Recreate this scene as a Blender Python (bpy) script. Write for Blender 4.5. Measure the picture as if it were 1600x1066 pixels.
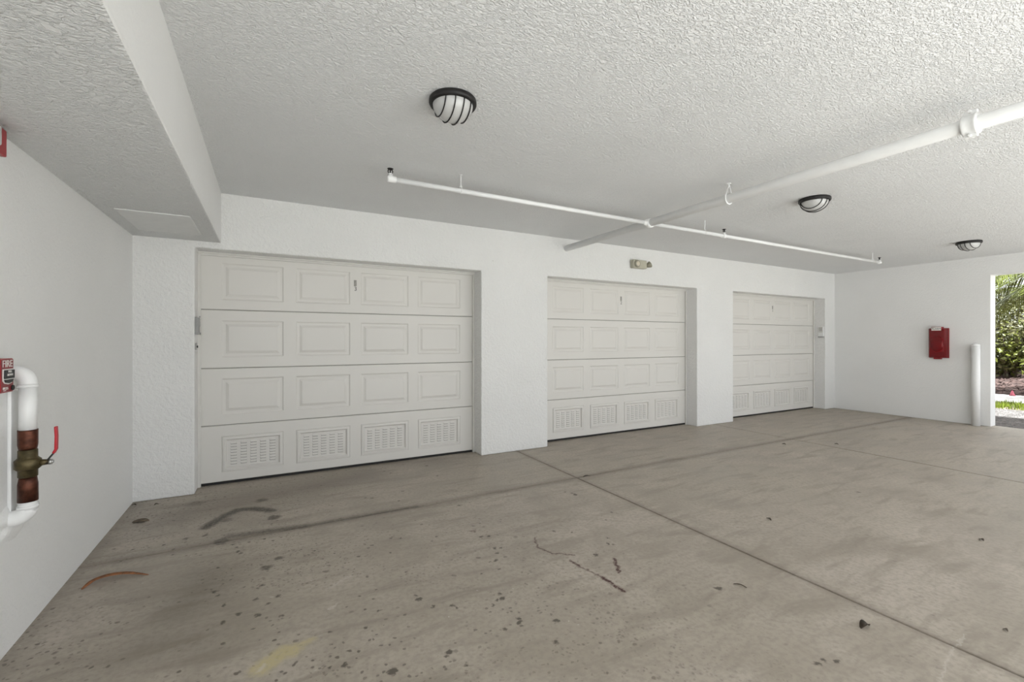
import bpy, bmesh, math, random
from mathutils import Vector, Matrix
random.seed(7)
for o in list(bpy.data.objects): bpy.data.objects.remove(o)
S = bpy.context.scene
COL = S.collection

# ------------------------------------------------------------------ camera
CAM_H = 1.33
YAW = math.atan(380 / 699.6)
cd = bpy.data.cameras.new('camera'); cam = bpy.data.objects.new('camera', cd); COL.objects.link(cam)
cam.location = (0, 0, CAM_H); cam.rotation_euler = (math.pi / 2, 0, -YAW)
cd.sensor_width = 36; cd.lens = 699.6 / 1600 * 36; cd.shift_y = -1 / 1600
cd.clip_start = 0.05; cd.clip_end = 300
S.camera = cam
# ------------------------------------------------------------------ sky, sun, exposure
W = bpy.data.worlds.new('sky'); S.world = W; W.use_nodes = True
bg = W.node_tree.nodes['Background']
bg.inputs['Color'].default_value = (0.93, 0.96, 1.0, 1); bg.inputs['Strength'].default_value = 0.82
sd = bpy.data.lights.new('sun', 'SUN'); sun = bpy.data.objects.new('sun', sd); COL.objects.link(sun)
sd.energy = 7.6; sd.angle = math.radians(2.0); sd.color = (0.91, 0.968, 1.0)
sun.location = (0, -20, 30)
sun.rotation_euler = Vector((-0.25, -0.50, 1)).to_track_quat('Z', 'Y').to_euler()
vs = S.view_settings
vs.view_transform = 'Standard'; vs.look = 'None'; vs.gamma = 1; vs.use_curve_mapping = False
vs.exposure = 1.35

# ------------------------------------------------------------------ node helpers
def new_mat(name):
    m = bpy.data.materials.new(name); m.use_nodes = True
    return m, m.node_tree, m.node_tree.nodes['Principled BSDF']
def nd(nt, typ, **kw):
    n = nt.nodes.new(typ)
    for k, v in kw.items():
        if k == 'ins':
            for a, b in v.items():
                if hasattr(b, 'is_output') and b.is_output: nt.links.new(b, n.inputs[a])
                else: n.inputs[a].default_value = b
        else: setattr(n, k, v)
    return n
def rgb(c): return (*c, 1)
def mix(nt, fac, a, b, mode='MIX'):
    n = nt.nodes.new('ShaderNodeMix'); n.data_type = 'RGBA'; n.blend_type = mode
    for sock, v in ((n.inputs[0], fac), (n.inputs[6], a), (n.inputs[7], b)):
        if hasattr(v, 'is_output'): nt.links.new(v, sock)
        else: sock.default_value = v if not isinstance(v, tuple) or len(v) == 4 else rgb(v)
    return n.outputs[2]
def noise(nt, vec, scale, detail=4, rough=.55, dist=0):
    return nd(nt, 'ShaderNodeTexNoise', ins={'Vector': vec, 'Scale': scale, 'Detail': detail, 'Roughness': rough, 'Distortion': dist})
def ramp(nt, val, a, b, lo=0., hi=1.):
    n = nd(nt, 'ShaderNodeMapRange', interpolation_type='SMOOTHSTEP', ins={0: val, 1: a, 2: b, 3: lo, 4: hi})
    return n.outputs[0]
def math_(nt, op, a, b=0.):
    n = nt.nodes.new('ShaderNodeMath'); n.operation = op
    for i, v in enumerate((a, b)):
        if hasattr(v, 'is_output'): nt.links.new(v, n.inputs[i])
        else: n.inputs[i].default_value = v
    return n.outputs[0]
def bump(nt, bs, h, strength, dist):
    b = nd(nt, 'ShaderNodeBump', ins={'Height': h, 'Strength': strength, 'Distance': dist})
    nt.links.new(b.outputs[0], bs.inputs['Normal'])
def coord(nt): return nd(nt, 'ShaderNodeTexCoord').outputs['Object']

def simple(name, col, rough=.5, metal=0., var=.06, scale=12., bstr=0., bscale=60., spec=.5):
    m, nt, bs = new_mat(name); c = coord(nt)
    n = noise(nt, c, scale)
    a = tuple(max(0, x * (1 - var)) for x in col); b = tuple(min(1, x * (1 + var)) for x in col)
    nt.links.new(mix(nt, ramp(nt, n.outputs[0], .3, .7), rgb(a), rgb(b)), bs.inputs['Base Color'])
    bs.inputs['Roughness'].default_value = rough; bs.inputs['Metallic'].default_value = metal
    bs.inputs['Specular IOR Level'].default_value = spec
    if bstr: bump(nt, bs, noise(nt, c, bscale).outputs[0], bstr, .004)
    return m

def stucco(name, col, scale, dist, strength, knock=False, marks=False):
    m, nt, bs = new_mat(name); c = coord(nt)
    n1 = noise(nt, c, 1.3, 5); n2 = noise(nt, c, 9, 3)
    base = mix(nt, ramp(nt, n1.outputs[0], .25, .75), rgb(tuple(x * .965 for x in col)), rgb(col))
    base = mix(nt, ramp(nt, n2.outputs[0], .62, .8, 0, .22), base, rgb(tuple(x * .93 for x in col)))
    if marks:
        v = nd(nt, 'ShaderNodeTexVoronoi', ins={'Vector': c, 'Scale': 2.6})
        k = ramp(nt, v.outputs['Distance'], .022, .010)
        base = mix(nt, math_(nt, 'MULTIPLY', k, .5), base, rgb((.28, .25, .21)))
    nt.links.new(base, bs.inputs['Base Color'])
    bs.inputs['Roughness'].default_value = .62; bs.inputs['Specular IOR Level'].default_value = .35
    if knock:
        mp = nd(nt, 'ShaderNodeMapping', ins={'Vector': c, 'Rotation': (0, 0, .5), 'Scale': (1, 1.7, 1)})
        a = noise(nt, mp.outputs[0], scale, 4, .55, .9)
        b = noise(nt, c, scale * 2.6, 3, .6, .4)
        h = math_(nt, 'ADD', ramp(nt, a.outputs[0], .40, .62), math_(nt, 'MULTIPLY', b.outputs[0], .6))
    else:
        a = noise(nt, c, scale, 4, .6, .5); b = noise(nt, c, scale * .35, 2, .5)
        h = math_(nt, 'ADD', ramp(nt, a.outputs[0], .35, .68), math_(nt, 'MULTIPLY', b.outputs[0], .7))
    bump(nt, bs, h, strength, dist)
    return m

M = {}
WHITE = (.835, .835, .82)
M['wall'] = stucco('white_stucco', WHITE, 34, .006, .6, marks=True)
M['wall_smooth'] = stucco('white_painted_wall', (.845, .845, .835), 45, .003, .45)
M['ceil'] = stucco('textured_ceiling', (.86, .865, .865), 44, .007, .8, knock=True)
M['soffit'] = stucco('soffit_texture', (.83, .835, .83), 40, .008, .85, knock=True)
M['door'] = simple('door_enamel', (.715, .698, .660), .42, var=.012, scale=1.2, bstr=.05, bscale=140)
M['door_trim'] = simple('door_stop_paint', (.70, .688, .652), .5, var=.02)
M['slit'] = simple('slot_shade_grey', (.30, .29, .27), .7)  # flat grey that puts the shade of the louvre slots into colour
M['rubber'] = simple('black_rubber', (.018, .017, .016), .8)
M['pipe'] = simple('white_pipe_paint', (.86, .865, .86), .38, var=.015, bstr=.03, bscale=20)
M['black'] = simple('black_metal', (.007, .006, .006), .55, 0)
M['opal'] = simple('opal_glass', (.52, .52, .51), .22, var=.03, spec=.6)
M['red'] = simple('red_enamel', (.34, .006, .012), .35, var=.08)
M['red_dark'] = simple('dark_red_enamel', (.22, .008, .012), .4, var=.1)
M['red_handle'] = simple('red_vinyl', (.50, .006, .018), .35, var=.1)
M['print_white'] = simple('white_print', (.82, .80, .77), .5, var=.03)
M['print_black'] = simple('black_print', (.02, .02, .02), .5)
M['print_grey'] = simple('faded_grey_print', (.30, .29, .26), .6, var=.25, scale=160)
M['copper'] = simple('aged_copper', (.095, .034, .020), .42, .75, var=.45, scale=30)
M['brass'] = simple('aged_bronze', (.095, .075, .036), .45, .7, var=.4, scale=26)
M['steel'] = simple('zinc_steel', (.45, .45, .44), .35, .9, var=.15, scale=40)
M['beige'] = simple('beige_plastic', (.47, .45, .36), .45, var=.05)
M['beige_shaded'] = simple('shaded_beige_plastic', (.30, .285, .22), .5)  # shaded copy of the beige, shade put into the colour
M['lens'] = simple('lamp_lens', (.66, .60, .48), .2)
M['grey_plastic'] = simple('grey_plastic', (.33, .33, .32), .5)
M['grout'] = simple('slab_joint_fill', (.12, .10, .08), .9, bstr=.3)
M['dryleaf'] = simple('orange_dry_leaf', (.34, .13, .045), .6, var=.35, scale=40)
M['darkleaf'] = simple('dark_dry_leaf', (.055, .038, .024), .7, var=.4, scale=60)
M['brownleaf'] = simple('brown_dead_leaf', (.13, .095, .06), .7, var=.4, scale=60)
M['panel'] = simple('access_panel_paint', (.745, .75, .74), .6, var=.02, bstr=.1)
M['bark'] = simple('bark', (.10, .075, .055), .9, var=.4, scale=14, bstr=.6)
M['leaf_a'] = simple('shrub_leaf', (.090, .100, .012), .45, var=.5, scale=3)
M['leaf_b'] = simple('olive_leaf', (.095, .090, .030), .5, var=.5, scale=3)
M['leaf_c'] = simple('grey_green_leaf', (.095, .092, .055), .6, var=.45, scale=3)
M['palm'] = simple('palm_leaf', (.095, .112, .008), .4, var=.4, scale=2)
M['grass'] = simple('grass_blade', (.115, .15, .006), .5, var=.4, scale=4)
M['path'] = simple('pale_path', (.68, .66, .62), .85, var=.06, scale=6, bstr=.2)
M['mulch'] = simple('mulch', (.085, .052, .043), .95, var=.5, scale=9, bstr=.9, bscale=25)
M['gravel'] = simple('gravel_bed', (.10, .09, .08), .9, var=.5, scale=45, bstr=.9, bscale=70)
M['stone'] = simple('gravel_stone', (.14, .125, .115), .85, var=.4, scale=7)
M['drive'] = simple('driveway_concrete', (.55, .54, .52), .85, var=.08, scale=3, bstr=.15)
M['soil'] = simple('soil', (.16, .13, .09), .95, var=.4, scale=2, bstr=.4)
M['pink'] = simple('pink_plastic', (.40, .07, .10), .5)
M['roofwall'] = simple('outer_stucco', (.74, .73, .70), .8, var=.03, bstr=.2)

def glassy_red():
    m, nt, bs = new_mat('clear_red_cover')
    c = coord(nt); n = noise(nt, c, 18)
    bs.inputs['Base Color'].default_value = (.24, .002, .006, 1)
    nt.links.new(ramp(nt, n.outputs[0], .3, .7, .10, .2), bs.inputs['Roughness'])
    bs.inputs['Alpha'].default_value = .42
    return m
M['red_clear'] = glassy_red()

# ------------------------------------------------------------------ photograph pixel -> point on the floor (for where marks and litter lie)
def fl(u, v):
    a = (u - 800) / 699.6; b = (532 - v) / 699.6
    s, c = math.sin(YAW), math.cos(YAW); t = -CAM_H / b
    return Vector(((s + a * c) * t, (c - a * s) * t, 0))

# ------------------------------------------------------------------ concrete with stains
def stain_group():
    g = bpy.data.node_groups.new('stain', 'ShaderNodeTree')
    I = g.interface
    for nme, t in (('P', 'NodeSocketVector'), ('A', 'NodeSocketVector'), ('BA', 'NodeSocketVector'), ('BI', 'NodeSocketVector'), ('R', 'NodeSocketFloat'), ('R2', 'NodeSocketFloat'), ('K', 'NodeSocketFloat')):
        I.new_socket(nme, in_out='INPUT', socket_type=t)
    I.new_socket('Fac', in_out='OUTPUT', socket_type='NodeSocketFloat')
    gi = g.nodes.new('NodeGroupInput'); go = g.nodes.new('NodeGroupOutput')
    def vm(op, a, b):
        n = g.nodes.new('ShaderNodeVectorMath'); n.operation = op
        g.links.new(a, n.inputs[0])
        g.links.new(b, n.inputs['Scale'] if op == 'SCALE' else n.inputs[1]); return n
    pa = vm('SUBTRACT', gi.outputs['P'], gi.outputs['A']).outputs[0]
    h = vm('DOT_PRODUCT', pa, gi.outputs['BI']).outputs['Value']
    cl = g.nodes.new('ShaderNodeClamp'); g.links.new(h, cl.inputs[0])
    q = vm('SCALE', gi.outputs['BA'], cl.outputs[0]).outputs[0]
    d = vm('DISTANCE', pa, q).outputs['Value']
    mr = g.nodes.new('ShaderNodeMapRange'); mr.interpolation_type = 'SMOOTHSTEP'
    g.links.new(d, mr.inputs[0]); g.links.new(gi.outputs['R'], mr.inputs[1]); g.links.new(gi.outputs['R2'], mr.inputs[2])
    mr.inputs[3].default_value = 0; g.links.new(gi.outputs['K'], mr.inputs[4])
    g.links.new(mr.outputs[0], go.inputs[0])
    return g

def concrete():
    m, nt, bs = new_mat('stained_concrete'); c = coord(nt)
    G = stain_group()
    big = noise(nt, c, .55, 3, .5); mid = noise(nt, c, 2.2, 6, .62, .5); fine = noise(nt, c, 38, 4, .6)
    mp = nd(nt, 'ShaderNodeMapping', ins={'Vector': c, 'Rotation': (0, 0, .35), 'Scale': (.8, 3.2, 1)})
    streak = noise(nt, mp.outputs[0], 2.6, 5, .6, .4)
    col = mix(nt, ramp(nt, mid.outputs[0], .28, .72), rgb((.325, .280, .228)), rgb((.490, .434, .373)))
    col = mix(nt, ramp(nt, big.outputs[0], .35, .65, 0, .5), col, rgb((.415, .368, .298)))
    col = mix(nt, ramp(nt, streak.outputs[0], .47, .70, 0, .70), col, rgb((.275, .236, .190)))
    col = mix(nt, ramp(nt, fine.outputs[0], .40, .66, 0, .42), col, rgb((.27, .235, .195)))
    # speckles: scattered oil drops and pale chips
    wn = noise(nt, c, 24, 2)
    warp = nd(nt, 'ShaderNodeVectorMath', operation='MULTIPLY_ADD', ins={0: wn.outputs['Color'], 1: (.030, .030, 0), 2: c})
    sq = nd(nt, 'ShaderNodeMapping', ins={'Vector': warp.outputs[0], 'Scale': (1, 1, 0)})
    sep = nd(nt, 'ShaderNodeSeparateXYZ', ins={0: c})   # the parking bay on the left drips most
    wear = ramp(nt, math_(nt, 'ADD', sep.outputs[0], math_(nt, 'MULTIPLY', mid.outputs[0], .8)), .9, 2.6, 1., .28)
    for sc, lo, hi, mlo, mhi, k, cc, off in ((7, .11, .06, .47, .55, .8, (.07, .058, .046), 0), (15, .17, .09, .46, .56, .8, (.085, .068, .052), 3), (11, .07, .035, .46, .55, .75, (.60, .57, .52), 7), (26, .24, .13, .48, .58, .7, (.10, .085, .07), 11), (40, .28, .16, .44, .56, .6, (.15, .125, .10), 17)):
        mp2 = nd(nt, 'ShaderNodeMapping', ins={'Vector': sq.outputs[0], 'Location': (off, off * .7, 0)})
        v = nd(nt, 'ShaderNodeTexVoronoi', ins={'Vector': mp2.outputs[0], 'Scale': sc})
        msk = noise(nt, mp2.outputs[0], 1.1, 3, .6)
        f = math_(nt, 'MULTIPLY', math_(nt, 'MULTIPLY', ramp(nt, v.outputs['Distance'], lo, hi), wear), ramp(nt, msk.outputs[0], mlo, mhi, 0, k))
        col = mix(nt, f, col, rgb(cc))
    wn2 = noise(nt, c, 30, 3, .6)
    off = nd(nt, 'ShaderNodeVectorMath', operation='SUBTRACT', ins={0: wn2.outputs['Color'], 1: (.5, .5, .5)})
    wp = nd(nt, 'ShaderNodeVectorMath', operation='MULTIPLY_ADD', ins={0: off.outputs[0], 1: (.055, .055, 0), 2: c})
    def seg(a, b, r, soft, k):
        A = fl(*a) if not isinstance(a, Vector) else a; B = fl(*b) if not isinstance(b, Vector) else b
        BA = B - A; L = BA.length_squared
        n = nt.nodes.new('ShaderNodeGroup'); n.node_tree = G
        nt.links.new(wp.outputs[0], n.inputs['P'])
        n.inputs['A'].default_value = A; n.inputs['BA'].default_value = BA
        n.inputs['BI'].default_value = BA / L if L > 1e-9 else (0, 0, 0)
        n.inputs['R'].default_value = r + soft; n.inputs['R2'].default_value = r - soft * .6; n.inputs['K'].default_value = k
        return n.outputs[0]
    def layer(col, items, colour, brk=0.):
        f = None
        for pts, r, soft, k in items:
            if len(pts) == 1: pts = [pts[0], pts[0]]
            for a, b in zip(pts, pts[1:]):
                s = seg(a, b, r, soft, k)
                f = s if f is None else math_(nt, 'MAXIMUM', f, s)
        if brk: f = math_(nt, 'MULTIPLY', f, ramp(nt, brkn.outputs[0], .36, .52, 1 - brk, 1.))
        return mix(nt, f, col, rgb(colour))
    brkn = noise(nt, c, 55, 3, .65)
    YA, XB, XC = 3.51, 2.62, 6.19
    col = layer(col, [([Vector((-1, YA, 0)), Vector((9.8, YA, 0))], .03, .075, .55), ([Vector((XB, -3.5, 0)), Vector((XB, 4.9, 0))], .015, .06, .5),
                      ([Vector((XC, -3.5, 0)), Vector((XC, 4.9, 0))], .01, .045, .32),
                      ([Vector((-.97, -3, 0)), Vector((-.97, 4.7, 0))], .02, .10, .35), ([(287, 955), (330, 900)], .10, .30, .62), ([(230, 1010), (300, 1000)], .08, .28, .55), ([(300, 800), (560, 745)], .12, .32, .52),
                      ([(620, 720), (690, 722)], .06, .25, .28), ([(1290, 690), (1360, 668)], .05, .30, .25), ([(1090, 910), (1200, 960)], .05, .25, .18), ([(700, 930), (820, 900)], .05, .3, .16)], (.150, .122, .095))
    col = layer(col, [([(322, 824), (352, 806), (372, 797), (395, 795), (424, 798)], .032, .035, .97), ([(409, 782)], .035, .03, .75), ([(428, 809)], .042, .022, .85), ([(345, 846)], .042, .02, .75),
                      ([(352, 813)], .035, .03, .7), ([(306, 787)], .05, .04, .4), ([(360, 838), (478, 822)], .025, .05, .72), ([(478, 822), (650, 792)], .016, .045, .6), ([(416, 887)], .025, .02, .8), ([(435, 873)], .020, .015, .75), ([(290, 842)], .016, .012, .7), ([(320, 837)], .014, .01, .8)], (.052, .042, .030), .35)
    dots = [(752, 839, 9), (764, 838, 9), (773, 857, 8), (783, 856, 6), (776, 864, 9), (774, 876, 7), (779, 889, 5), (766, 877, 5), (785, 935, 12), (781, 928, 7), (776, 938, 7), (771, 947, 5), (811, 973, 12), (809, 967, 7), (816, 979, 5), (870, 971, 9), (868, 1004, 9), (899, 773, 16), (894, 771, 8), (883, 769, 6), (956, 801, 8), (947, 813, 6),
            (701, 1019, 11), (700, 1026, 5), (655, 937, 9), (650, 930, 6), (676, 948, 7), (708, 946, 8), (713, 949, 6), (614, 1050, 16), (950, 841, 8), (951, 850, 7), (931, 867, 12), (959, 851, 5), (1121, 919, 14), (1287, 1033, 8), (1305, 1034, 9), (1277, 1038, 8), (372, 862, 9), (376, 865, 7), (364, 851, 7), (434, 932, 7), (418, 944, 8), (400, 937, 7), (402, 962, 10), (372, 959, 9), (440, 962, 6), (410, 915, 8), (404, 920, 6), (570, 981, 8), (593, 955, 6), (537, 1040, 9), (515, 1043, 6), (340, 888, 7), (350, 947, 10), (349, 972, 9), (335, 925, 8), (342, 930, 6), (667, 728, 12), (683, 744, 8), (717, 790, 9), (1341, 769, 12), (866, 830, 6), (893, 832, 5), (753, 897, 6), (789, 984, 5), (728, 1040, 6)]
    col = layer(col, [([(u, v)], r * .0012, .008, .85) for u, v, r in dots], (.060, .048, .036))
    col = layer(col, [([(835, 841), (841, 856)], .004, .010, .9), ([(841, 856), (864, 865), (896, 867)], .0045, .010, .8), ([(892, 877), (904, 884)], .010, .010, .9), ([(904, 884), (940, 902)], .004, .010, .75), ([(940, 902), (974, 924)], .009, .010, 1.),
                      ([(960, 874), (967, 894)], .010, .010, .95), ([(739, 830)], .016, .018, .6)], (.060, .018, .014), .5)
    col = layer(col, [([(408, 1044), (440, 1022), (456, 1016)], .036, .030, .85), ([(445, 1020), (488, 999)], .010, .02, .75)], (.50, .43, .23), .3)
    col = layer(col, [([(516, 918), (548, 900)], .006, .014, .55), ([(515, 952), (525, 944)], .005, .008, .7), ([(1508, 992), (1486, 1020), (1464, 1066)], .002, .007, .55), ([(404, 1048), (412, 1040)], .008, .012, .7)], (.56, .52, .47), .4)
    nt.links.new(col, bs.inputs['Base Color'])
    nt.links.new(ramp(nt, mid.outputs[0], .3, .7, .40, .58), bs.inputs['Roughness'])
    bs.inputs['Specular IOR Level'].default_value = .45
    h = math_(nt, 'ADD', math_(nt, 'MULTIPLY', fine.outputs[0], .5), mid.outputs[0])
    bump(nt, bs, h, .25, .004)
    return m
M['concrete'] = concrete()

# ------------------------------------------------------------------ mesh helpers
ROOT = {}
def tag(o, label=None, cat=None, group=None, kind=None):
    if label: o['label'] = label
    if cat: o['category'] = cat
    if group: o['group'] = group
    if kind: o['kind'] = kind
    return o
def empty(name, loc, label, cat, group=None, kind=None):
    o = bpy.data.objects.new(name, None); COL.objects.link(o); o.location = loc; o.empty_display_size = .1
    ROOT[o.name] = Vector(loc)
    return tag(o, label, cat, group, kind)

class MB:
    def __init__(s): s.v = []; s.f = []; s.m = []; s.mi = 0; s.sm = []
    def add(s, vs, fs, smooth=False):
        k = len(s.v); s.v += [Vector(p) for p in vs]
        for f in fs: s.f.append([i + k for i in f]); s.m.append(s.mi); s.sm.append(smooth)
        return s
    def box(s, x0, x1, y0, y1, z0, z1):
        p = [(x, y, z) for x in (x0, x1) for y in (y0, y1) for z in (z0, z1)]
        return s.add(p, [(0, 1, 3, 2), (4, 6, 7, 5), (0, 4, 5, 1), (2, 3, 7, 6), (0, 2, 6, 4), (1, 5, 7, 3)])
    def lathe(s, prof, o, axis=(0, 0, 1), n=28, cap=True, squash=1.0):
        a = Vector(axis).normalized(); u = a.orthogonal().normalized(); w = a.cross(u); o = Vector(o)
        vs, fs = [], []
        for h, r in prof:
            for i in range(n):
                t = 2 * math.pi * i / n
                vs.append(o + a * h + (u * math.cos(t) + w * math.sin(t) * squash) * r)
        for j in range(len(prof) - 1):
            for i in range(n):
                k = (i + 1) % n; fs.append((j * n + i, j * n + k, (j + 1) * n + k, (j + 1) * n + i))
        s.add(vs, fs, True)
        if cap:
            k = len(s.v) - len(vs)
            s.f.append([k + i for i in range(n)][::-1]); s.m.append(s.mi); s.sm.append(False)
            s.f.append([k + (len(prof) - 1) * n + i for i in range(n)]); s.m.append(s.mi); s.sm.append(False)
        return s
    def cyl(s, p0, p1, r0, r1=None, n=20, cap=True):
        p0, p1 = Vector(p0), Vector(p1); r1 = r0 if r1 is None else r1
        return s.lathe([(0, r0), ((p1 - p0).length, r1)], p0, p1 - p0, n, cap)
    def tube(s, pts, r, n=10, closed=False):
        pts = [Vector(p) for p in pts]; L = len(pts); vs, fs = [], []
        ref = None
        for i, p in enumerate(pts):
            if closed: t = pts[(i + 1) % L] - pts[i - 1]
            else: t = pts[min(i + 1, L - 1)] - pts[max(i - 1, 0)]
            t.normalize()
            if ref is None: ref = t.orthogonal().normalized()
            ref = (ref - t * ref.dot(t)).normalized(); w = t.cross(ref)
            rr = r[i] if isinstance(r, (list, tuple)) else r
            for k in range(n):
                a = 2 * math.pi * k / n; vs.append(p + (ref * math.cos(a) + w * math.sin(a)) * rr)
        for i in range(L if closed else L - 1):
            for k in range(n):
                j = (i + 1) % L; q = (k + 1) % n
                fs.append((i * n + k, i * n + q, j * n + q, j * n + k))
        if not closed: fs += [tuple(range(n))[::-1], tuple((L - 1) * n + k for k in range(n))]
        return s.add(vs, fs, True)
    def extrude(s, poly, d):
        n = len(poly); d = Vector(d); vs = [Vector(p) for p in poly] + [Vector(p) + d for p in poly]
        return s.add(vs, [tuple(range(n))[::-1], tuple(range(n, 2 * n))] + [(i, (i + 1) % n, n + (i + 1) % n, n + i) for i in range(n)])
    def build(s, name, mats, parent=None, bevel=0, seg=2, kind=None):
        org = ROOT[parent.name] if parent else Vector((0, 0, 0))
        me = bpy.data.meshes.new(name)
        me.from_pydata([p - org for p in s.v], [], s.f)
        for m in (mats if isinstance(mats, list) else [mats]): me.materials.append(M[m])
        for p, mi, sm in zip(me.polygons, s.m, s.sm): p.material_index = mi; p.use_smooth = sm
        bm = bmesh.new(); bm.from_mesh(me)
        bmesh.ops.recalc_face_normals(bm, faces=bm.faces)
        if bevel:
            ed = [e for e in bm.edges if len(e.link_faces) == 2 and e.calc_face_angle(0) > .5]
            bmesh.ops.bevel(bm, geom=ed, offset=bevel, segments=seg, affect='EDGES', profile=.5, clamp_overlap=True)
        bm.to_mesh(me); bm.free()
        o = bpy.data.objects.new(name, me); COL.objects.link(o)
        if parent: o.parent = parent
        ROOT[o.name] = org
        if kind: o['kind'] = kind
        return o
def text(name, s, size, center, face, mat, parent, depth=.0006, sx=1.0):
    cu = bpy.data.curves.new('t', 'FONT'); cu.body = s; cu.size = size; cu.align_x = 'CENTER'; cu.align_y = 'CENTER'; cu.extrude = depth
    ob = bpy.data.objects.new('t', cu)
    me = bpy.data.meshes.new_from_object(ob); bpy.data.objects.remove(ob)
    rz = {'-y': 0, '+x': math.pi / 2, '-x': -math.pi / 2}[face]
    me.transform(Matrix.Translation(Vector(center) - ROOT[parent.name]) @ Matrix.Rotation(rz, 4, 'Z') @ Matrix.Rotation(math.pi / 2, 4, 'X') @ Matrix.Diagonal((sx, 1, 1, 1)))
    me.materials.clear(); me.materials.append(M[mat]); me.name = name
    o = bpy.data.objects.new(name, me); COL.objects.link(o); o.parent = parent; ROOT[o.name] = ROOT[parent.name]
    return o
def copy_tree(o, loc=None, rz=None, parent=None):
    c = o.copy(); COL.objects.link(c)
    if parent: c.parent = parent
    if loc is not None: c.location = loc
    if rz is not None: c.rotation_euler = (0, 0, rz)
    for ch in [x for x in bpy.data.objects if x.parent == o]: copy_tree(ch, parent=c)
    return c

# ------------------------------------------------------------------ the room
XL, XR, YBK, YF, ZC = -.98, 9.76, 4.70, -1.5, 2.63
ZS, XS = 2.19, -.37                    # soffit underside and its edge
YDR = 4.915                            # face of the garage doors
OPEN = [(-.562, 2.150), (3.060, 5.800), (6.665, 9.425)]
ZO = 2.133

# floor: poured slabs with tooled joints
fb = MB().box(XL - .2, XR + .2, YF, 5.0, -.16, -.03).build('floor', 'grout')
tag(fb, 'bare stained grey brown concrete floor of the carport', 'floor', kind='structure')
xs = [XL - .19, 2.62, 6.19, XR + .2]; ys = [YF, -.06, 3.51, 5.0]
for i in range(3):
    for j in range(3):
        g = .005
        MB().box(xs[i] + g, xs[i + 1] - g, ys[j] + g, ys[j + 1] - g, -.03, 0).build('slab', 'concrete', fb, bevel=.006)

# back wall with three door openings
pl = [(XL - .2, 0)]
for a, b in OPEN: pl += [(a, 0), (a, ZO), (b, ZO), (b, 0)]
pl += [(XR + .2, 0), (XR + .2, ZC + .2), (XL - .2, ZC + .2)]
wb = MB().extrude([(x, YBK, z) for x, z in pl], (0, .27, 0)).build('wall_back', 'wall', bevel=.012, seg=3)
tag(wb, 'white stucco back wall with three garage door openings', 'wall', kind='structure')
wl = MB().box(XL - .2, XL, YF, YBK + .1, 0, ZC + .2).build('wall_left', 'wall_smooth')
tag(wl, 'white painted wall on the left carrying the fire valve', 'wall', kind='structure')
YO, YO2, ZRO = 2.538, -1.0, 2.338
pr = [(YBK + .1, 0), (YBK + .1, ZC + .2), (YF, ZC + .2), (YF, 0), (YO2, 0), (YO2, ZRO), (YO, ZRO), (YO, 0)]
wr = MB().extrude([(XR, y, z) for y, z in pr], (.2, 0, 0)).build('wall_right', 'wall_smooth', bevel=.008)
tag(wr, 'white end wall with red alarm cover and opening to the garden', 'wall', kind='structure')
ce = MB().box(XL - .2, XR + .2, YF, YBK + .3, ZC, ZC + .25).build('ceiling', 'ceil')
tag(ce, 'white knockdown textured ceiling with caged lamps', 'ceiling', kind='structure')
so = MB().box(XL - .02, XS, YF, YBK + .02, ZS, ZC + .02).build('ceiling_soffit', ['soffit', 'wall_smooth'], bevel=.010)
for p in so.data.polygons:
    if p.normal.x > .7: p.material_index = 1
tag(so, 'boxed white textured soffit along the left wall under the ceiling', 'soffit', kind='structure')
up = MB().box(XL - .2, XR + .2, YF, 14, ZC + .25, 6.1).build('wall_upper', 'roofwall')  # unseen block, its height set to throw the building's shadow over the gravel
tag(up, 'unseen upper storey above the carport, sized to cast shadow on the gravel', 'building', kind='structure')
ap = MB().box(-.885, -.48, 3.79, 4.42, ZS - .006, ZS + .004).build('access_panel', 'panel', bevel=.003)
tag(ap, 'flat white access panel in the soffit above the corner', 'panel')

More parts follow.
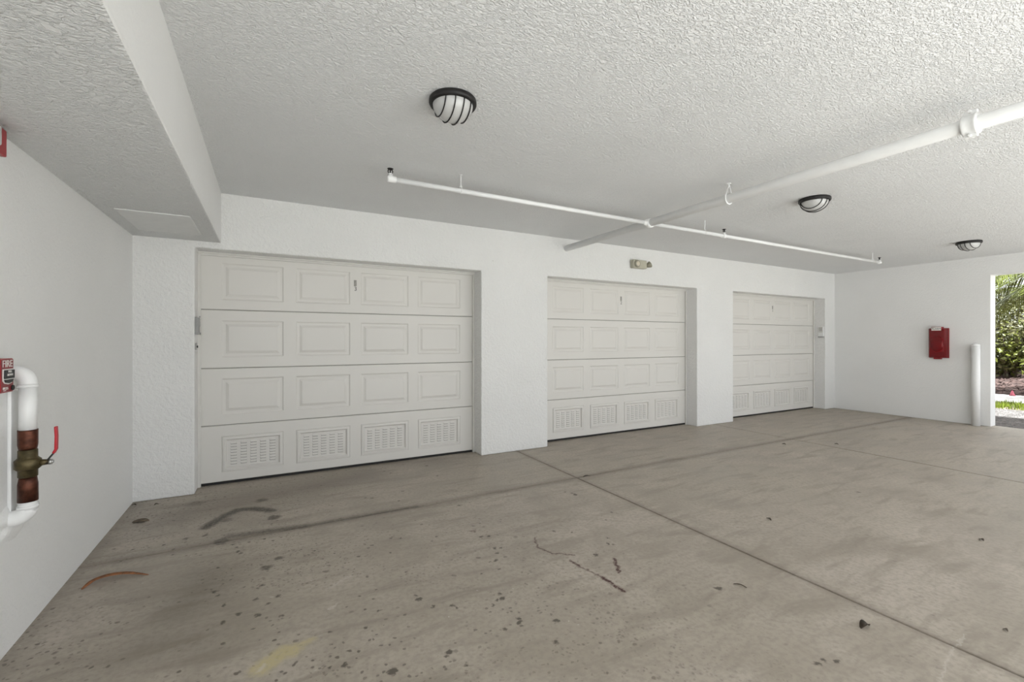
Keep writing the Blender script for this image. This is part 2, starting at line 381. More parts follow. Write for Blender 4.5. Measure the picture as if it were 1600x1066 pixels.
# ------------------------------------------------------------------ garage doors
PX = [-.925, -.305, .310, .925]; PH = .255
ZSEC = [.022, .545, 1.072, 1.612, ZO + .02]
PZ = [(.110, .442), (.642, .976), (1.175, 1.515), (1.703, 2.045)]
def rings(rects, close=True):
    """nested rectangles (x0,x1,z0,z1,y) joined by sloped faces"""
    vs, fs = [], []
    for x0, x1, z0, z1, y in rects: vs += [(x0, y, z0), (x1, y, z0), (x1, y, z1), (x0, y, z1)]
    for k in range(len(rects) - 1):
        for i in range(4):
            j = (i + 1) % 4; fs.append((k * 4 + i, k * 4 + j, k * 4 + 4 + j, k * 4 + 4 + i))
    if close: fs.append(tuple(range(len(vs) - 4, len(vs))))
    return vs, fs
def garage_door(n, x0, x1, cx, num, label):
    root = empty('door_%d' % n, ((x0 + x1) / 2, YDR, 0), label, 'garage door', kind='structure')
    y = YDR; L, R = x0 - .03, x1 + .03
    for k in range(4):
        z0, z1 = ZSEC[k] + .003, ZSEC[k + 1] - .003
        pz0, pz1 = PZ[k]
        cols = [L]
        for p in PX: cols += [cx + p - PH, cx + p + PH]
        cols.append(R)
        m = MB()
        # front skin with openings for the panels, sides and back
        for i in range(len(cols) - 1):
            a, b = cols[i], cols[i + 1]
            rows = [(z0 + .004, pz0), (pz1, z1 - .004)] if i % 2 else [(z0 + .004, z1 - .004)]
            for q0, q1 in rows: m.add([(a, y, q0), (b, y, q0), (b, y, q1), (a, y, q1)], [(0, 1, 2, 3)])
        vs, fs = rings([(L, R, z0 + .004, z1 - .004, y), (L, R, z0, z1, y + .005), (L, R, z0, z1, y + .045)])
        m.add(vs, fs)
        sec = m.build('section', 'door', root)
        for p in PX:
            a, b = cx + p - PH, cx + p + PH
            if k > 0:
                st = [(0, 0), (.010, .007), (.016, .008), (.032, .008), (.052, .001), (.056, -.001)]
                vs, fs = rings([(a + d, b - d, pz0 + d, pz1 - d, y + e) for d, e in st])
                MB().add(vs, fs).build('raised_panel', 'door', sec)
            else:
                m = MB()
                st = [(0, 0), (.004, .004), (.008, .004), (.010, -.006), (.030, -.008), (.036, -.002), (.042, .010), (.046, .011)]
                vs, fs = rings([(a + d, b - d, pz0 + d, pz1 - d, y + e) for d, e in st]); m.add(vs, fs)
                vx0, vx1, vz0, vz1 = a + .055, b - .055, pz0 + .058, pz1 - .058
                nc, nr = 5, 8; pw = (vx1 - vx0) / nc; ph = (vz1 - vz0) / nr; yy = y + .011
                for c in range(nc):
                    for r in range(nr):
                        lx0 = vx0 + (c + .19) * pw; lx1 = lx0 + pw * .62
                        lz1 = vz0 + (r + .95) * ph; lz0 = lz1 - ph * .62
                        # hooded slot: sloping lip with an open underside
                        m.mi = 0
                        m.add([(lx0, yy, lz1), (lx1, yy, lz1), (lx1 - .004, yy - .009, lz0), (lx0 + .004, yy - .009, lz0), (lx0, yy, lz0), (lx1, yy, lz0)],
                              [(0, 1, 2, 3), (0, 3, 4), (1, 5, 2)])
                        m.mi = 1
                        m.add([(lx0, yy - .0006, lz0 - .006), (lx1, yy - .0006, lz0 - .006), (lx1, yy - .0006, lz0 + .003), (lx0, yy - .0006, lz0 + .003)], [(0, 1, 2, 3)])  # grey strip painting the shade below the lip
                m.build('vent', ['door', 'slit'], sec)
    MB().box(L, R, y + .004, y + .04, .002, .024).build('bottom_seal', 'rubber', root, bevel=.003)
    MB().box(L + .02, R - .02, y + .012, y + .03, .02, ZO - .01).build('backing', 'slit', root)
    # stops around the opening
    m = MB(); m.box(x0, x1, y - .022, y - .002, ZO - .030, ZO + .02); m.box(x0, x1, y - .040, y - .022, ZO - .014, ZO + .02)
    m.build('header_stop', 'door_trim', root, bevel=.002)
    for a, b in ((x0 - .01, x0 + .022), (x1 - .022, x1 + .01)):
        MB().box(a, b, y - .022, y - .002, .0, ZO - .03).build('side_stop', 'door_trim', root, bevel=.002)
    # painted number with faded sticker over it
    nx = cx + .0
    MB().box(nx - .014, nx + .014, y - .0012, y + .001, 1.897, 1.962).build('sticker', 'print_grey', root)
    text('door_number', num, .058, (nx + .003, y - .001, 1.868), '-y', 'print_black', root)
    return root
garage_door(1, *OPEN[0], .797, '3', 'near garage door beside the left wall, nearest the soffit')
garage_door(2, *OPEN[1], 4.455, '2', 'middle garage door under the beige emergency light')
garage_door(3, *OPEN[2], 8.085, '1', 'far garage door next to the end wall')

# ------------------------------------------------------------------ caged ceiling lamps
lamp = empty('ceiling_light', (.875, 2.28, ZC), 'black caged dome ceiling lamp closest to the camera, by the pipe end', 'ceiling light', 'caged ceiling lights')
lo = Vector((.875, 2.28, ZC))
MB().lathe([(-.030, .100), (-.034, .112), (-.031, .124), (-.022, .128), (-.006, .127), (0, .122)], lo, n=48).build('ring', 'black', lamp)
dome = [(-.028 - .088 * math.sin(t), .108 * math.cos(t)) for t in [i * math.pi / 2 / 12 * .995 for i in range(13)]]
MB().lathe(dome, lo, n=40, cap=False).build('dome', 'opal', lamp)
for off in (-.072, -.026, .022, .068):
    rr = math.sqrt(.113 ** 2 - off ** 2); pts = []
    for i in range(25):
        t = math.pi * i / 24; yv = rr * math.cos(t)
        q = max(0., 1 - (off ** 2 + yv ** 2) / .113 ** 2)
        pts.append(lo + Vector((off, yv, -.026 - .094 * math.sqrt(q))))
    MB().tube(pts, .0034, 6).build('rib', 'black', lamp)
l2 = copy_tree(lamp, (4.40, 2.285, ZC), math.radians(8)); l2['label'] = 'black caged dome ceiling lamp beyond the thick white pipe'
l3 = copy_tree(lamp, (8.10, 2.31, ZC), math.radians(72)); l3['label'] = 'farthest black caged dome ceiling lamp, above the red alarm cover'

# ------------------------------------------------------------------ sprinkler pipes
XP, ZP = 3.345, 2.502
mp_ = empty('sprinkler_main_pipe', (XP, YBK, ZP), 'thick white sprinkler main running under the ceiling into the back wall', 'pipe')
MB().cyl((XP, YF + .1, ZP - .006), (XP, YBK + .05, ZP + .004), .038, n=28).build('pipe_run', 'pipe', mp_)
def clevis(y):
    m = MB()
    r = .044
    pts = [(XP + r * math.cos(a), y, ZP + r * math.sin(a)) for a in [math.radians(d) for d in range(165, 376, 15)]]
    pts = [(XP - .006, y, ZP + .105)] + pts + [(XP + .006, y, ZP + .105)]
    m.tube(pts, .0065, 6); m.cyl((XP, y, ZP + .095), (XP, y, ZC + .002), .006, n=8)
    m.cyl((XP, y, ZP + .096), (XP, y, ZP + .110), .010, n=6); m.cyl((XP, y, ZC - .008), (XP, y, ZC + .002), .016, n=12)
    m.build('hanger', 'pipe', mp_)
clevis(2.40)
m = MB()
m.lathe([(-.032, .040), (-.032, .054), (-.024, .058), (-.012, .052), (.012, .052), (.024, .058), (.032, .054), (.032, .040)], (XP, .945, ZP - .003), (0, 1, 0), n=28)
cpl = m.build('coupling', 'pipe', mp_)
for sg in (-1, 1):
    m = MB(); m.box(XP - .012, XP + .012, .918, .972, ZP + sg * .058 - .014, ZP + sg * .058 + .014); m.cyl((XP - .028, .945, ZP + sg * .064), (XP + .028, .945, ZP + sg * .064), .008, n=8)
    m.build('bolt_lug', 'pipe', cpl, bevel=.003)
m = MB(); m.lathe([(-.03, .040), (-.03, .047), (.03, .047), (.03, .040)], (XP, 3.28, ZP), (0, 1, 0), n=24); m.build('branch_tee', 'pipe', mp_)
cw = MB().tube([(XP + .036, y, ZP - .030 - .002 * math.sin(y * 3)) for y in [YF + .2 + i * .2 for i in range(21)] if y < .93] + [(XP + .036, .925, ZP - .030)], .0035, 6).build('cable', 'pipe')
tag(cw, 'thin white cable running along the thick pipe past its coupling', 'cable')

def sprinkler(x, y, parent):
    m = MB(); m.cyl((x, y, ZP + .012), (x, y, ZP + .040), .013, n=14); m.lathe([(0, .017), (.010, .017)], (x, y, ZP + .030), n=6)
    h = m.build('sprinkler_head', 'pipe', parent)
    m = MB()
    for sg in (-1, 1):
        m.tube([(x + sg * .008, y, ZP + .040), (x + sg * .016, y, ZP + .048), (x + sg * .017, y, ZP + .060), (x + sg * .006, y, ZP + .071)], .0038, 6)
    m.cyl((x, y, ZP + .038), (x, y, ZP + .072), .0045, n=8); m.cyl((x, y, ZP + .036), (x, y, ZP + .044), .012, n=12)
    m.build('head_frame', 'black', h)
    m = MB(); m.lathe([(0, .008), (.004, .021), (.006, .022), (.010, .008)], (x, y, ZP + .069), n=18); m.build('deflector', 'black', h)
def branch(xa, xb, label, heads, hangers, elbow):
    y = 3.28
    root = empty('sprinkler_branch_pipe', (xa, y, ZP), label, 'pipe', 'thin sprinkler branch pipes')
    MB().cyl((xa, y, ZP), (xb, y, ZP), .019, n=18).build('pipe_run', 'pipe', root)
    d = 1 if xb > xa else -1
    MB().lathe([(0, .026), (.030, .026), (.034, .022), (.045, .020)], (xa, y, ZP), (d, 0, 0), n=18).build('collar', 'pipe', root)
    m = MB(); m.lathe([(-.03, .024), (.026, .026), (.034, .020)], (xb + d * -.01, y, ZP), (d, 0, 0), n=18); m.lathe([(0, .022), (.026, .020)], (xb, y, ZP), n=16)
    m.build('end_elbow', 'pipe', root)
    for x in heads: sprinkler(x, y, root)
    for x in heads:
        if abs(x - xb) > .1: MB().lathe([(-.028, .024), (.028, .024)], (x, y, ZP), (1, 0, 0), n=16).build('tee', 'pipe', root)
    for x in hangers:
        m = MB(); m.cyl((x, y, ZP + .02), (x, y, ZC + .002), .0045, n=8)
        m.tube([(x, y + .022 * math.cos(a), ZP + .022 * math.sin(a)) for a in [2 * math.pi * i / 16 for i in range(16)]], .004, 6, closed=True)
        m.lathe([(0, .012), (.014, .009)], (x, y, ZP + .026), n=8); m.cyl((x, y, ZC - .006), (x, y, ZC + .002), .012, n=10)
        m.build('hanger', 'pipe', root)
branch(XP - .036, .776, 'thin white sprinkler branch left of the thick pipe, ending by the near lamp', [.776], [1.325], True)
branch(XP + .036, 8.07, 'long thin white sprinkler branch right of the thick pipe with two heads', [4.49, 8.07], [4.17, 7.86], True)

# ------------------------------------------------------------------ emergency light over the middle door
el = empty('emergency_light', (4.55, YBK, 2.33), 'beige twin-head emergency light above the middle garage door', 'light')
m = MB(); m.box(4.425, 4.675, 4.625, YBK, 2.335, 2.452); m.build('housing', 'beige', el, bevel=.012)
MB().lathe([(0, .050), (.012, .050), (.022, .044), (.024, .040)], (4.485, 4.626, 2.392), (0, -1, 0), n=24).build('lamp_bezel', 'beige_shaded', el)
MB().lathe([(0, .038), (.006, .030), (.009, .012)], (4.485, 4.604, 2.392), (0, -1, 0), n=20).build('lamp_lens', 'lens', el)
MB().box(4.673, 4.688, 4.645, 4.690, 2.345, 2.43).build('swivel', 'rubber', el, bevel=.003)
m = MB(); m.lathe([(-.045, .012), (-.02, .030), (.02, .046), (.028, .046)], (4.722, 4.645, 2.395), (.75, -.35, .42), n=22); m.build('lamp_head', 'beige_shaded', el)
MB().lathe([(0, .042), (.004, .02)], Vector((4.722, 4.645, 2.395)) + Vector((.75, -.35, .42)).normalized() * .029, (.75, -.35, .42), n=20).build('lamp_lens', 'lens', el)

# ------------------------------------------------------------------ key pads on the jambs
def keypad(x, sx, y0, y1, z0, z1, label, mat):
    root = empty('door_keypad', (x, (y0 + y1) / 2, z0), label, 'keypad')
    a, b = sorted((x, x + sx * .026)); MB().box(a, b, y0, y1, z0, z1).build('case', mat, root, bevel=.005)
    a, b = sorted((x + sx * .024, x + sx * .031)); zc = z0 + (z1 - z0) * .42
    MB().box(a, b, y0 + .01, y1 - .008, zc, z1 - .012).build('flip_cover', 'door_trim' if mat == 'pipe' else mat, root, bevel=.003)
    a, b = sorted((x + sx * .029, x + sx * .033)); ym = (y0 + y1) / 2
    for i in range(3):
        for j in range(2): MB().box(a, b, ym - .022 + j * .026, ym - .004 + j * .026, zc + .03 + i * .024, zc + .046 + i * .024).build('key', 'grey_plastic', root, bevel=.002)
    a, b = sorted((x, x + sx * .034)); MB().box(a, b, y0 - .004, y1 + .002, z0 - .012, z0 + .008).build('bottom_lip', 'grey_plastic', root, bevel=.003)
    return root
keypad(OPEN[0][0], 1, 4.712, 4.80, 1.392, 1.530, 'grey keypad box on the left jamb of the near garage door', 'grey_plastic')
keypad(OPEN[2][1], -1, 4.722, 4.815, 1.40, 1.600, 'white keypad on the right jamb of the far garage door', 'pipe')
ks = empty('key_switch', (OPEN[0][0], 4.73, 1.245), 'small dark key switch under the grey keypad on the near jamb', 'switch')
MB().box(OPEN[0][0], OPEN[0][0] + .012, 4.712, 4.752, 1.245, 1.305).build('plate', 'grey_plastic', ks, bevel=.003)
MB().cyl((OPEN[0][0] + .010, 4.732, 1.275), (OPEN[0][0] + .020, 4.732, 1.275), .010, n=14).build('key_barrel', 'black', ks)

# ------------------------------------------------------------------ red alarm cover and bollard pipe on the end wall
ac = empty('alarm_cover', (XR, 3.14, 1.03), 'red see-through alarm cover with white label on the end wall', 'alarm')
y0, y1 = 3.02, 3.255
MB().box(XR - .022, XR, y0 - .008, y1 + .008, 1.04, 1.53).build('back_plate', 'red_dark', ac, bevel=.006)
m = MB(); m.box(XR - .060, XR - .020, 3.075, 3.20, 1.135, 1.37); m.build('pull_unit', 'red', ac, bevel=.012)
MB().box(XR - .075, XR - .058, 3.09, 3.185, 1.21, 1.30).build('pull_bar', 'red_handle', ac, bevel=.006)
m = MB()
for st in ([(0, 0), (.004, .06), (.020, .085), (.035, .090)],):
    vs, fs = rings([(y0 + d, y1 - d, 1.045 + d, 1.525 - d, e) for d, e in st])
    vs = [(XR - .02 - v[1], v[0], v[2]) for v in vs]; m.add(vs, fs)
cov = m.build('cover', 'red_clear', ac)
m = MB(); m.lathe([(0, .085), (.012, .082), (.02, .07)], (XR - .108, 3.135, 1.27), (-1, 0, 0), n=28, squash=1.0); m.v = [Vector((v.x, v.y, 1.27 + (v.z - 1.27) * 1.5)) for v in m.v]
m.build('bulge', 'red_clear', cov)
MB().box(XR - .116, XR - .02, 3.075, 3.205, 1.488, 1.552).build('top_tab', 'red_dark', ac, bevel=.004)
lb = MB().box(XR - .120, XR - .115, 3.080, 3.200, 1.492, 1.546).build('label_plate', 'print_white', ac)
text('label_text', 'ALARM', .036, (XR - .1205, 3.14, 1.519), '-x', 'print_black', ac)
MB().box(XR - .085, XR - .02, 3.095, 3.185, 1.02, 1.05).build('bottom_tab', 'red_dark', ac, bevel=.004)

bo = empty('standpipe', (XR - .065, 2.69, 0), 'white capped upright pipe standing against the end wall by the opening', 'pipe')
bx_, by_ = XR - .068, 2.685
MB().cyl((bx_, by_, 0), (bx_, by_, 1.245), .051, n=28).build('shaft', 'pipe', bo)
MB().lathe([(0, .0515), (.012, .050), (.024, .041), (.032, .024), (.035, .004)], (bx_, by_, 1.243), n=28).build('cap', 'pipe', bo)

# ------------------------------------------------------------------ pull station, valve pipe on the left wall
ps = empty('fire_pull_station', (XL, 2.575, 1.12), 'red FIRE pull station with black handle beside the valve pipe', 'alarm')
fx = XL + .046; a, b = 2.522, 2.628
MB().box(XL, fx, a, b, 1.118, 1.256).build('housing', 'red', ps, bevel=.004)
MB().box(fx - .001, fx + .0015, a + .004, b - .004, 1.122, 1.252).build('face_plate', 'red_dark', ps, bevel=.001)
text('fire_lettering', 'FIRE', .040, (fx + .002, 2.575, 1.234), '+x', 'print_white', ps, sx=1.12)
def poly_yz(pts, x0, x1): return MB().extrude([(x0, y, z) for y, z in pts], (x1 - x0, 0, 0))
c0 = 2.577
poly_yz([(c0 - .041, 1.214), (c0 - .041, 1.166), (c0 - .028, 1.156), (c0, 1.151), (c0 + .028, 1.156), (c0 + .041, 1.166), (c0 + .041, 1.214)], fx + .001, fx + .004).build('handle_border', 'print_white', ps)
poly_yz([(c0 - .036, 1.210), (c0 - .036, 1.175), (c0 + .036, 1.175), (c0 + .036, 1.210)], fx + .003, fx + .010).build('handle', 'print_black', ps, bevel=.002)
poly_yz([(c0 - .036, 1.171), (c0 - .027, 1.160), (c0, 1.156), (c0 + .027, 1.160), (c0 + .036, 1.171)], fx + .003, fx + .007).build('handle_lip', 'print_black', ps)
text('pull_lettering', 'PULL\nDOWN', .013, (fx + .0105, c0 - .004, 1.197), '+x', 'print_white', ps)
for q in ((-.038, -.022, 1.132, 1.141), (-.018, .002, 1.137, 1.140), (-.018, .004, 1.1315, 1.1345), (-.034, -.014, 1.126, 1.129)):
    MB().box(fx + .001, fx + .0022, c0 + q[0], c0 + q[1], q[2], q[3]).build('emblem_mark', 'print_white', ps)
MB().cyl((fx, c0 + .036, 1.135), (fx + .006, c0 + .036, 1.135), .0105, n=16).build('key_lock', 'black', ps)

vp = empty('valve_pipe', (XL, 2.71, .55), 'white wall pipe with bronze ball valve and red lever', 'pipe')
vx, vy = -.918, 2.708
def arc(cz, sgn):
    R = .044; pts = [Vector((XL - .03, vy, cz + sgn * R))]
    for i in range(0, 10):
        t = math.pi / 2 * i / 9
        pts.append(Vector((vx - R + R * math.sin(t), vy, cz + sgn * R * math.cos(t))))
    return pts
m = MB(); m.tube(arc(1.146, 1) + [Vector((vx, vy, 1.135))], .0315, 24); m.lathe([(0, .0335), (.014, .0335)], (vx, vy, 1.126), n=28); m.build('upper_elbow', 'pipe', vp)
MB().cyl((vx, vy, .935), (vx, vy, 1.135), .0285, n=28).build('riser', 'pipe', vp)
MB().lathe([(0, .028), (.010, .030), (.022, .0318), (.078, .032), (.086, .032)], (vx, vy, .857), n=28).build('copper_adapter', 'copper', vp)
vb = MB().lathe([(0, .028), (.003, .0315), (.030, .0315), (.034, .036), (.040, .0425), (.074, .0425), (.080, .036), (.086, .0315), (.117, .031), (.120, .028)], (vx, vy, .738), n=28).build('valve_body', 'brass', vp)
MB().lathe([(0, .0325), (.075, .032), (.088, .030), (.104, .028)], (vx, vy, .634), n=28).build('copper_adapter', 'copper', vp)
m = MB(); m.cyl((vx, vy, .585), (vx, vy, .636), .0295, n=28); m.tube(arc(.610, -1) + [Vector((vx, vy, .60))], .0335, 24); m.lathe([(0, .0345), (.012, .0345)], (vx, vy, .604), n=28); m.build('lower_elbow', 'pipe', vp)
hz = .795
m = MB(); m.cyl((vx + .034, vy, hz), (vx + .066, vy, hz), .015, .011, n=14); m.build('stem', 'brass', vb)
m = MB(); m.cyl((vx + .060, vy, hz), (vx + .082, vy, hz), .007, n=10); m.lathe([(0, .013), (.010, .013)], (vx + .067, vy, hz), (1, 0, 0), n=6); m.build('stem_nut', 'steel', vb)
lev = [(vx + .062, vy - .004, hz - .006), (vx + .064, vy + .004, hz + .012), (vx + .078, vy + .012, hz + .034), (vx + .086, vy + .014, hz + .052), (vx + .087, vy + .014, hz + .110), (vx + .085, vy + .014, hz + .152)]
def strap(pts, w, t):
    m = MB(); vs, fs = [], []
    for i, p in enumerate(pts):
        p = Vector(p); tg = (Vector(pts[min(i + 1, len(pts) - 1)]) - Vector(pts[max(i - 1, 0)])).normalized()
        wy = Vector((0, 1, 0)); nn = tg.cross(wy).normalized()
        vs += [p + wy * w + nn * t, p - wy * w + nn * t, p - wy * w - nn * t, p + wy * w - nn * t]
    for i in range(len(pts) - 1):
        for k in range(4): j = (k + 1) % 4; fs.append((i * 4 + k, i * 4 + j, i * 4 + 4 + j, i * 4 + 4 + k))
    e = len(vs); fs += [(0, 1, 2, 3), (e - 4, e - 3, e - 2, e - 1)]
    return m.add(vs, fs)
lv = strap(lev[:4], .010, .0022).build('lever_arm', 'black', vb)
strap(lev[2:], .011, .0045).build('lever_grip', 'red_handle', vb, bevel=.003)
# mortar smeared round the lower penetration
m = MB(); vs = []; n = 28; cz = .535
for k, (rr, hh) in enumerate(((1.0, .001), (.8, .010), (.45, .016))):
    for i in range(n):
        t = 2 * math.pi * i / n; w = 1 + .16 * math.sin(3 * t + 1) + .09 * math.sin(7 * t)
        vs.append((XL + hh - .001 + .002 * math.sin(5 * t + k), vy + .07 + .17 * rr * w * math.cos(t), cz + .012 + .075 * rr * w * math.sin(t)))
fs = [(k * n + i, k * n + (i + 1) % n, (k + 1) * n + (i + 1) % n, (k + 1) * n + i) for k in range(2) for i in range(n)] + [tuple(2 * n + i for i in range(n))]
m.add(vs, fs, True); m.build('mortar_patch', 'wall_smooth', vp)
rw = MB().box(XL, XL + .0135, 2.700, 2.765, .575, 1.112).build('wire_raceway', 'pipe', bevel=.004)
tag(rw, 'flat white raceway strip on the left wall behind the valve pipe', 'raceway')

hs = empty('horn_strobe', (XL, 2.5, 2.07), 'red alarm horn high on the left wall under the soffit', 'alarm')
MB().box(XL, XL + .048, 2.435, 2.572, 2.070, 2.178).build('housing', 'red', hs, bevel=.005)
MB().box(XL + .046, XL + .070, 2.442, 2.478, 2.085, 2.165).build('strobe_lens', 'opal', hs, bevel=.008)
m = MB(); m.tube([(XL + .03, 2.50, ZS - .004), (XL + .028, 2.57, ZS - .006), (XL + .022, 2.61, ZS - .012), (XL + .016, 2.625, ZS - .03)], .011, 10); m.build('conduit', 'grey_plastic', hs)

# ------------------------------------------------------------------ litter on the floor
def leaf(name, label, pts, w, mat, cat='leaf', lift=.006, curl=.4):
    P = [fl(*p) for p in pts]; c = sum(P, Vector()) / len(P)
    root_loc = Vector((c.x, c.y, 0))
    Q = []
    N = 14
    for i in range(N + 1):
        t = i / N * (len(P) - 1); k = min(int(t), len(P) - 2); Q.append(P[k].lerp(P[k + 1], t - k))
    Q = [Q[0]] + [(Q[i - 1] + Q[i] * 2 + Q[i + 1]) / 4 for i in range(1, N)] + [Q[-1]]
    m = MB(); vs, fs = [], []
    for i, p in enumerate(Q):
        tg = (Q[min(i + 1, N)] - Q[max(i - 1, 0)]).normalized(); sd_ = Vector((-tg.y, tg.x, 0))
        s = i / N; ww = w * (math.sin(math.pi * min(1, s * .92 + .06)) ** .7 + .02); z = .002 + lift * math.sin(math.pi * s)
        up = Vector((0, 0, ww * curl))
        vs += [p + sd_ * ww + up + Vector((0, 0, z)), p + Vector((0, 0, z)), p - sd_ * ww + up * .8 + Vector((0, 0, z)), p + Vector((0, 0, z - .0016))]
    for i in range(N):
        b = i * 4
        fs += [(b, b + 1, b + 5, b + 4), (b + 1, b + 2, b + 6, b + 5), (b + 2, b + 3, b + 7, b + 6), (b + 3, b, b + 4, b + 7)]
    vs = [v - root_loc for v in vs]
    m.add(vs, fs, True)
    o = m.build(name, mat); o.location = root_loc
    return tag(o, label, cat, 'dry leaves on the floor')
leaf('palm_leaflet', 'long orange-brown dried palm leaflet on the floor by the left wall', [(128, 922), (145, 911), (170, 904), (200, 899), (232, 899)], .017, 'dryleaf', lift=.012)
leaf('dry_leaf', 'dark pointed dead leaf on the floor near the left corner', [(207, 816), (233, 814)], .030, 'brownleaf', curl=.15)
leaf('leaf_fragment', 'tiny dark leaf scrap tucked in the left wall corner', [(206, 790), (213, 790)], .010, 'darkleaf')
leaf('leaf_fragment', 'tiny dark leaf scrap just in front of the left corner', [(241, 790), (248, 788)], .010, 'darkleaf')
leaf('twig', 'short black twig lying beside the crossing of the floor joints', [(911, 746), (922, 744)], .012, 'darkleaf', 'twig')
leaf('dry_leaf', 'small black leaf alone on the middle floor slab', [(1198, 810), (1205, 814)], .010, 'darkleaf')
leaf('dry_leaf', 'crumpled dark leaf near the lower right floor joint', [(1345, 983), (1358, 978)], .016, 'darkleaf', curl=.8, lift=.012)
leaf('dry_leaf', 'small dark leaf on the right slab beyond the glossy streaks', [(1530, 843), (1537, 846)], .012, 'darkleaf')
leaf('dry_leaf', 'small dark leaf closest to the right edge of the floor', [(1567, 984), (1575, 988)], .008, 'darkleaf')
leaf('leaf_fragment', 'tiny dark leaf scrap past the far floor joint', [(1304, 694), (1310, 695)], .012, 'darkleaf')
leaf('leaf_fragment', 'tiny dark leaf scrap in front of the far garage door joint', [(1222, 694), (1228, 695)], .014, 'darkleaf')
leaf('twig', 'thin brown twig on the floor left of the lower joint', [(1146, 913), (1167, 919)], .005, 'darkleaf', 'twig')

# ------------------------------------------------------------------ outside
g = MB().box(-60, 90, -70, 90, -.5, -.17).build('ground', 'soil'); tag(g, 'open ground around the building', 'ground', kind='structure')
dv = MB().box(-6, 9.96, -16, YF, -.17, -.02).build('driveway', 'drive'); tag(dv, 'pale concrete driveway in front of the carport', 'driveway', kind='structure')
gv = MB().box(9.96, 12.78, -12, 16, -.17, -.03).build('gravel_bed', 'gravel'); tag(gv, 'grey gravel bed outside the end opening', 'gravel', kind='structure')
pa = MB().box(14.1, 15.85, -12, 16, -.17, .0).build('garden_path', 'path', bevel=.01); tag(pa, 'pale garden path between grass and mulch', 'path', kind='structure')
gs = MB().box(12.78, 14.1, -12, 16, -.17, -.03).build('lawn_strip', 'soil'); tag(gs, 'narrow soil strip under the grass', 'soil', kind='structure')
R = random.Random(3)
m = MB()
for _ in range(9000):
    y = R.uniform(-1, 8); x = R.uniform(12.8, 14.08); h = R.uniform(.05, .11); a = R.uniform(0, 6.28); w = .008
    dx, dy = math.cos(a), math.sin(a); lx, ly = R.uniform(-.03, .03), R.uniform(-.03, .03)
    m.add([(x - dx * w, y - dy * w, -.03), (x + dx * w, y + dy * w, -.03), (x + lx, y + ly, h - .03)], [(0, 1, 2)])
tag(m.build('grass', 'grass', kind='stuff'), 'bright green grass strip along the garden path', 'grass')
m = MB()
for _ in range(5000):
    y = R.uniform(.5, 5.5); x = R.uniform(9.99, 12.76); r = R.uniform(.012, .03)
    v = [(x + r * R.uniform(.7, 1.2) * dx, y + r * R.uniform(.7, 1.2) * dy, -.03 + r * .6 * dz) for dx, dy, dz in ((1, 0, 0), (0, 1, 0), (-1, 0, 0), (0, -1, 0), (.1, .1, 1))]
    m.add(v, [(0, 1, 4), (1, 2, 4), (2, 3, 4), (3, 0, 4)])
tag(m.build('gravel', 'stone', kind='stuff'), 'loose grey gravel stones outside the end opening', 'gravel')
# mulch bed rising to the shrubs
m = MB(); vs, fs = [], []; nx, ny = 26, 60
for i in range(nx + 1):
    for j in range(ny + 1):
        x = 15.85 + i * .4; y = -8 + j * .4
        vs.append((x, y, -.06 + .62 * min(1, (x - 15.85) / 5) + (.06 * math.sin(x * 3.1 + y * .7) + .05 * math.sin(y * 2.3 + x)) * min(1, (x - 15.8) / 1.2)))
for i in range(nx):
    for j in range(ny): fs.append((i * (ny + 1) + j, (i + 1) * (ny + 1) + j, (i + 1) * (ny + 1) + j + 1, i * (ny + 1) + j + 1))
m.add(vs, fs, True); tag(m.build('mulch_bed', 'mulch', kind='structure'), 'reddish brown mulch bed rising behind the path', 'mulch')
m = MB()
def bedz(x, y): return -.06 + .62 * min(1, (x - 15.85) / 5) + (.06 * math.sin(x * 3.1 + y * .7) + .05 * math.sin(y * 2.3 + x)) * min(1, (x - 15.8) / 1.2)
for _ in range(2600):
    x = R.uniform(16.0, 17.95); y = R.uniform(1, 8); a = R.uniform(0, 6.28); l = R.uniform(.03, .09); w = R.uniform(.008, .02); z = bedz(x, y) + .01
    dx, dy = math.cos(a), math.sin(a); t = R.uniform(-.02, .03)
    m.add([(x - dx * l, y - dy * l, z), (x - dy * w, y + dx * w, z + .014), (x + dx * l, y + dy * l, z + t + .01), (x + dy * w, y - dx * w, z + .012)], [(0, 1, 2, 3)])
tag(m.build('bark_chips', 'mulch', kind='stuff'), 'loose bark chips scattered on the mulch bed', 'mulch')
pf = empty('pink_marker', (15.72, 3.72, 0), 'small pink marker cone at the edge of the mulch bed', 'marker')
MB().lathe([(0, .055), (.012, .055), (.02, .042), (.12, .012)], (15.72, 3.72, .0), n=16).build('cone', 'pink', pf)

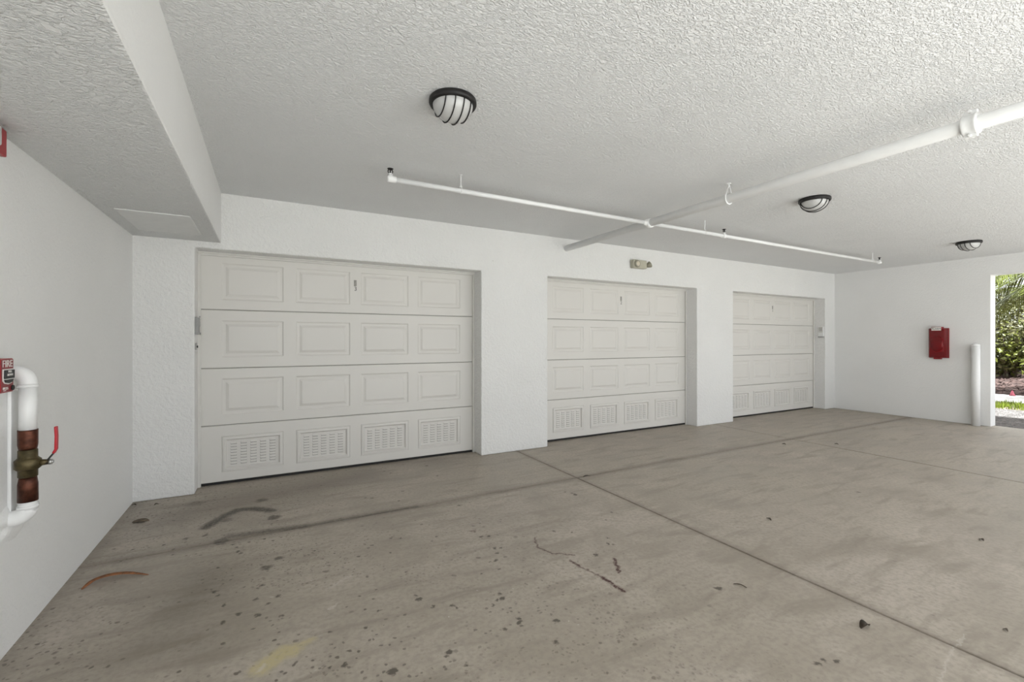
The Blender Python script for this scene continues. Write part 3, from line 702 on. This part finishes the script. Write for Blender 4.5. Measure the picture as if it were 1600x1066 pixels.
def shrub(name, label, x, y, z, rx, ry, rz, mats, n, ls, seed):
    r = random.Random(seed); root = empty(name, (x, y, z), label, 'shrub', 'garden shrubs')
    m = MB(); tips = []
    for k in range(9):
        a = r.uniform(0, 6.28); q = r.uniform(.4, .95); tip = Vector((x + rx * q * math.cos(a), y + ry * q * math.sin(a), z + rz * r.uniform(.9, 1.8)))
        b = Vector((x + .12 * math.cos(a), y + .12 * math.sin(a), z - .1)); mid = b.lerp(tip, .5) + Vector((r.uniform(-.15, .15), r.uniform(-.15, .15), .1))
        m.tube([b, mid, tip], [.035, .022, .008], 5); tips += [mid, tip]
    m.build('stem', 'bark', root)
    for mt in mats:
        m = MB()
        cl = [Vector((x + rx * .75 * r.uniform(-1, 1), y + ry * .75 * r.uniform(-1, 1), z + rz * (1 + .75 * r.uniform(-1, 1)))) for _ in range(22)] + tips
        for _ in range(n):
            c = r.choice(cl); s = .24 * (rx + ry + rz) / 2
            d = Vector((r.gauss(0, 1), r.gauss(0, 1), r.gauss(0, .8))); d.normalize(); p = c + d * s * r.random() ** .4
            if p.z < z: p.z = z + r.random() * .2
            t = Vector((r.gauss(0, 1), r.gauss(0, 1), r.gauss(0, .7))).normalized(); u = t.orthogonal().normalized() ; u = (Matrix.Rotation(r.uniform(0, 6.28), 3, t) @ u)
            L = ls * r.uniform(.6, 1.4); w = L * .30
            m.add([p, p + t * L * .5 + u * w, p + t * L, p + t * L * .5 - u * w + t.cross(u) * w * .4], [(0, 1, 2), (0, 2, 3)])
        m.build('foliage', mt, root)
spec = [('olive leafy shrub at the front of the bed, seen beside the jamb', 19.0, 4.55, .9, .9, .85, ['leaf_a', 'leaf_b'], 1500, .12),
        ('grey twiggy shrub in the middle of the bed', 20.6, 5.3, 1.1, 1.1, 1.0, ['leaf_c', 'leaf_b'], 1800, .10),
        ('tall olive shrub behind the grey twiggy one', 22.6, 5.6, 1.4, 1.5, 1.42, ['leaf_b', 'leaf_c'], 2600, .13),
        ('dense green shrub to the left of the bed, mostly behind the wall', 20.5, 7.4, 1.3, 1.3, 1.2, ['leaf_a'], 2200, .13),
        ('low green shrub to the right of the bed', 19.2, 2.9, .9, .9, .8, ['leaf_a', 'leaf_c'], 1300, .11),
        ('big green shrub right behind the bed', 22.0, 3.0, 1.5, 1.4, 1.3, ['leaf_b', 'leaf_a'], 2400, .13),
        ('green shrub far right behind the bed', 21.0, .4, 1.4, 1.4, 1.2, ['leaf_a', 'leaf_b'], 2200, .13),
        ('green shrub farthest back behind the tall olive one', 24.5, 7.2, 1.6, 1.6, 1.5, ['leaf_a', 'leaf_b'], 2200, .14),
        ('green shrub beyond the far right of the path', 20.5, -2.4, 1.4, 1.4, 1.2, ['leaf_a', 'leaf_c'], 1800, .13)]
for i, (lab, x, y, rx, ry, rz, mts, n, ls) in enumerate(spec):
    shrub('garden_shrub', lab, x, y, bedz(x, y) - .03, rx, ry, rz, mts, n, ls, 50 + i)

def palm(label, x, y, h, nf, L, seed):
    r = random.Random(seed); root = empty('palm_tree', (x, y, -.05), label, 'tree', 'garden palms')
    pts = [Vector((x + .05 * math.sin(k), y + .04 * math.cos(k * 1.3), -.2 + (h + .2) * k / 10)) for k in range(11)]
    MB().tube(pts, [.13 - .004 * k + (.012 if k % 2 else 0) for k in range(11)], 12).build('trunk', 'bark', root)
    top = pts[-1]
    for k in range(nf):
        a = 2 * math.pi * k / nf + r.uniform(-.15, .15); el = r.uniform(.05, .9); d = Vector((math.cos(a), math.sin(a), 0))
        m = MB(); rib = []
        N = 16
        for i in range(N + 1):
            s = i / N; rib.append(top + d * (L * (s - .12 * s * s) * math.cos(el * (1 - s * .4))) + Vector((0, 0, L * (math.sin(el) * s - (.35 + .35 * math.cos(el)) * s * s))))
        m.tube(rib, [.018 * (1 - .8 * i / N) for i in range(N + 1)], 5)
        for i in range(2, N + 1):
            for q in range(3):
                f = min(1, (i + q / 3) / N); k0 = min(N - 1, int(f * N)); p = rib[k0].lerp(rib[k0 + 1], f * N - k0)
                tg = (rib[k0 + 1] - rib[k0]).normalized(); sd_ = tg.cross(Vector((0, 0, 1))).normalized()
                ll = L * .30 * math.sin(math.pi * (.12 + .8 * f)) + .06
                for sg in (-1, 1):
                    e = p + (sd_ * sg * .8 + tg * .65).normalized() * ll + Vector((0, 0, -ll * r.uniform(.25, .55)))
                    mdl = p.lerp(e, .4) + Vector((0, 0, ll * .07)); w = tg * .017
                    m.add([p - w * .5, p + w * .5, mdl + w, e, mdl - w], [(0, 1, 2, 4), (4, 2, 3)])
        m.build('frond', 'palm', root)
palm('palm whose arching fronds hang across the top of the opening', 14.95, 2.35, 2.75, 22, 2.1, 5)
palm('second palm standing behind the shrubs', 29.5, 6.2, 3.4, 14, 2.3, 9)
palm('palm near the path far to the right of the opening', 17.2, -2.8, 2.6, 13, 2.1, 12)
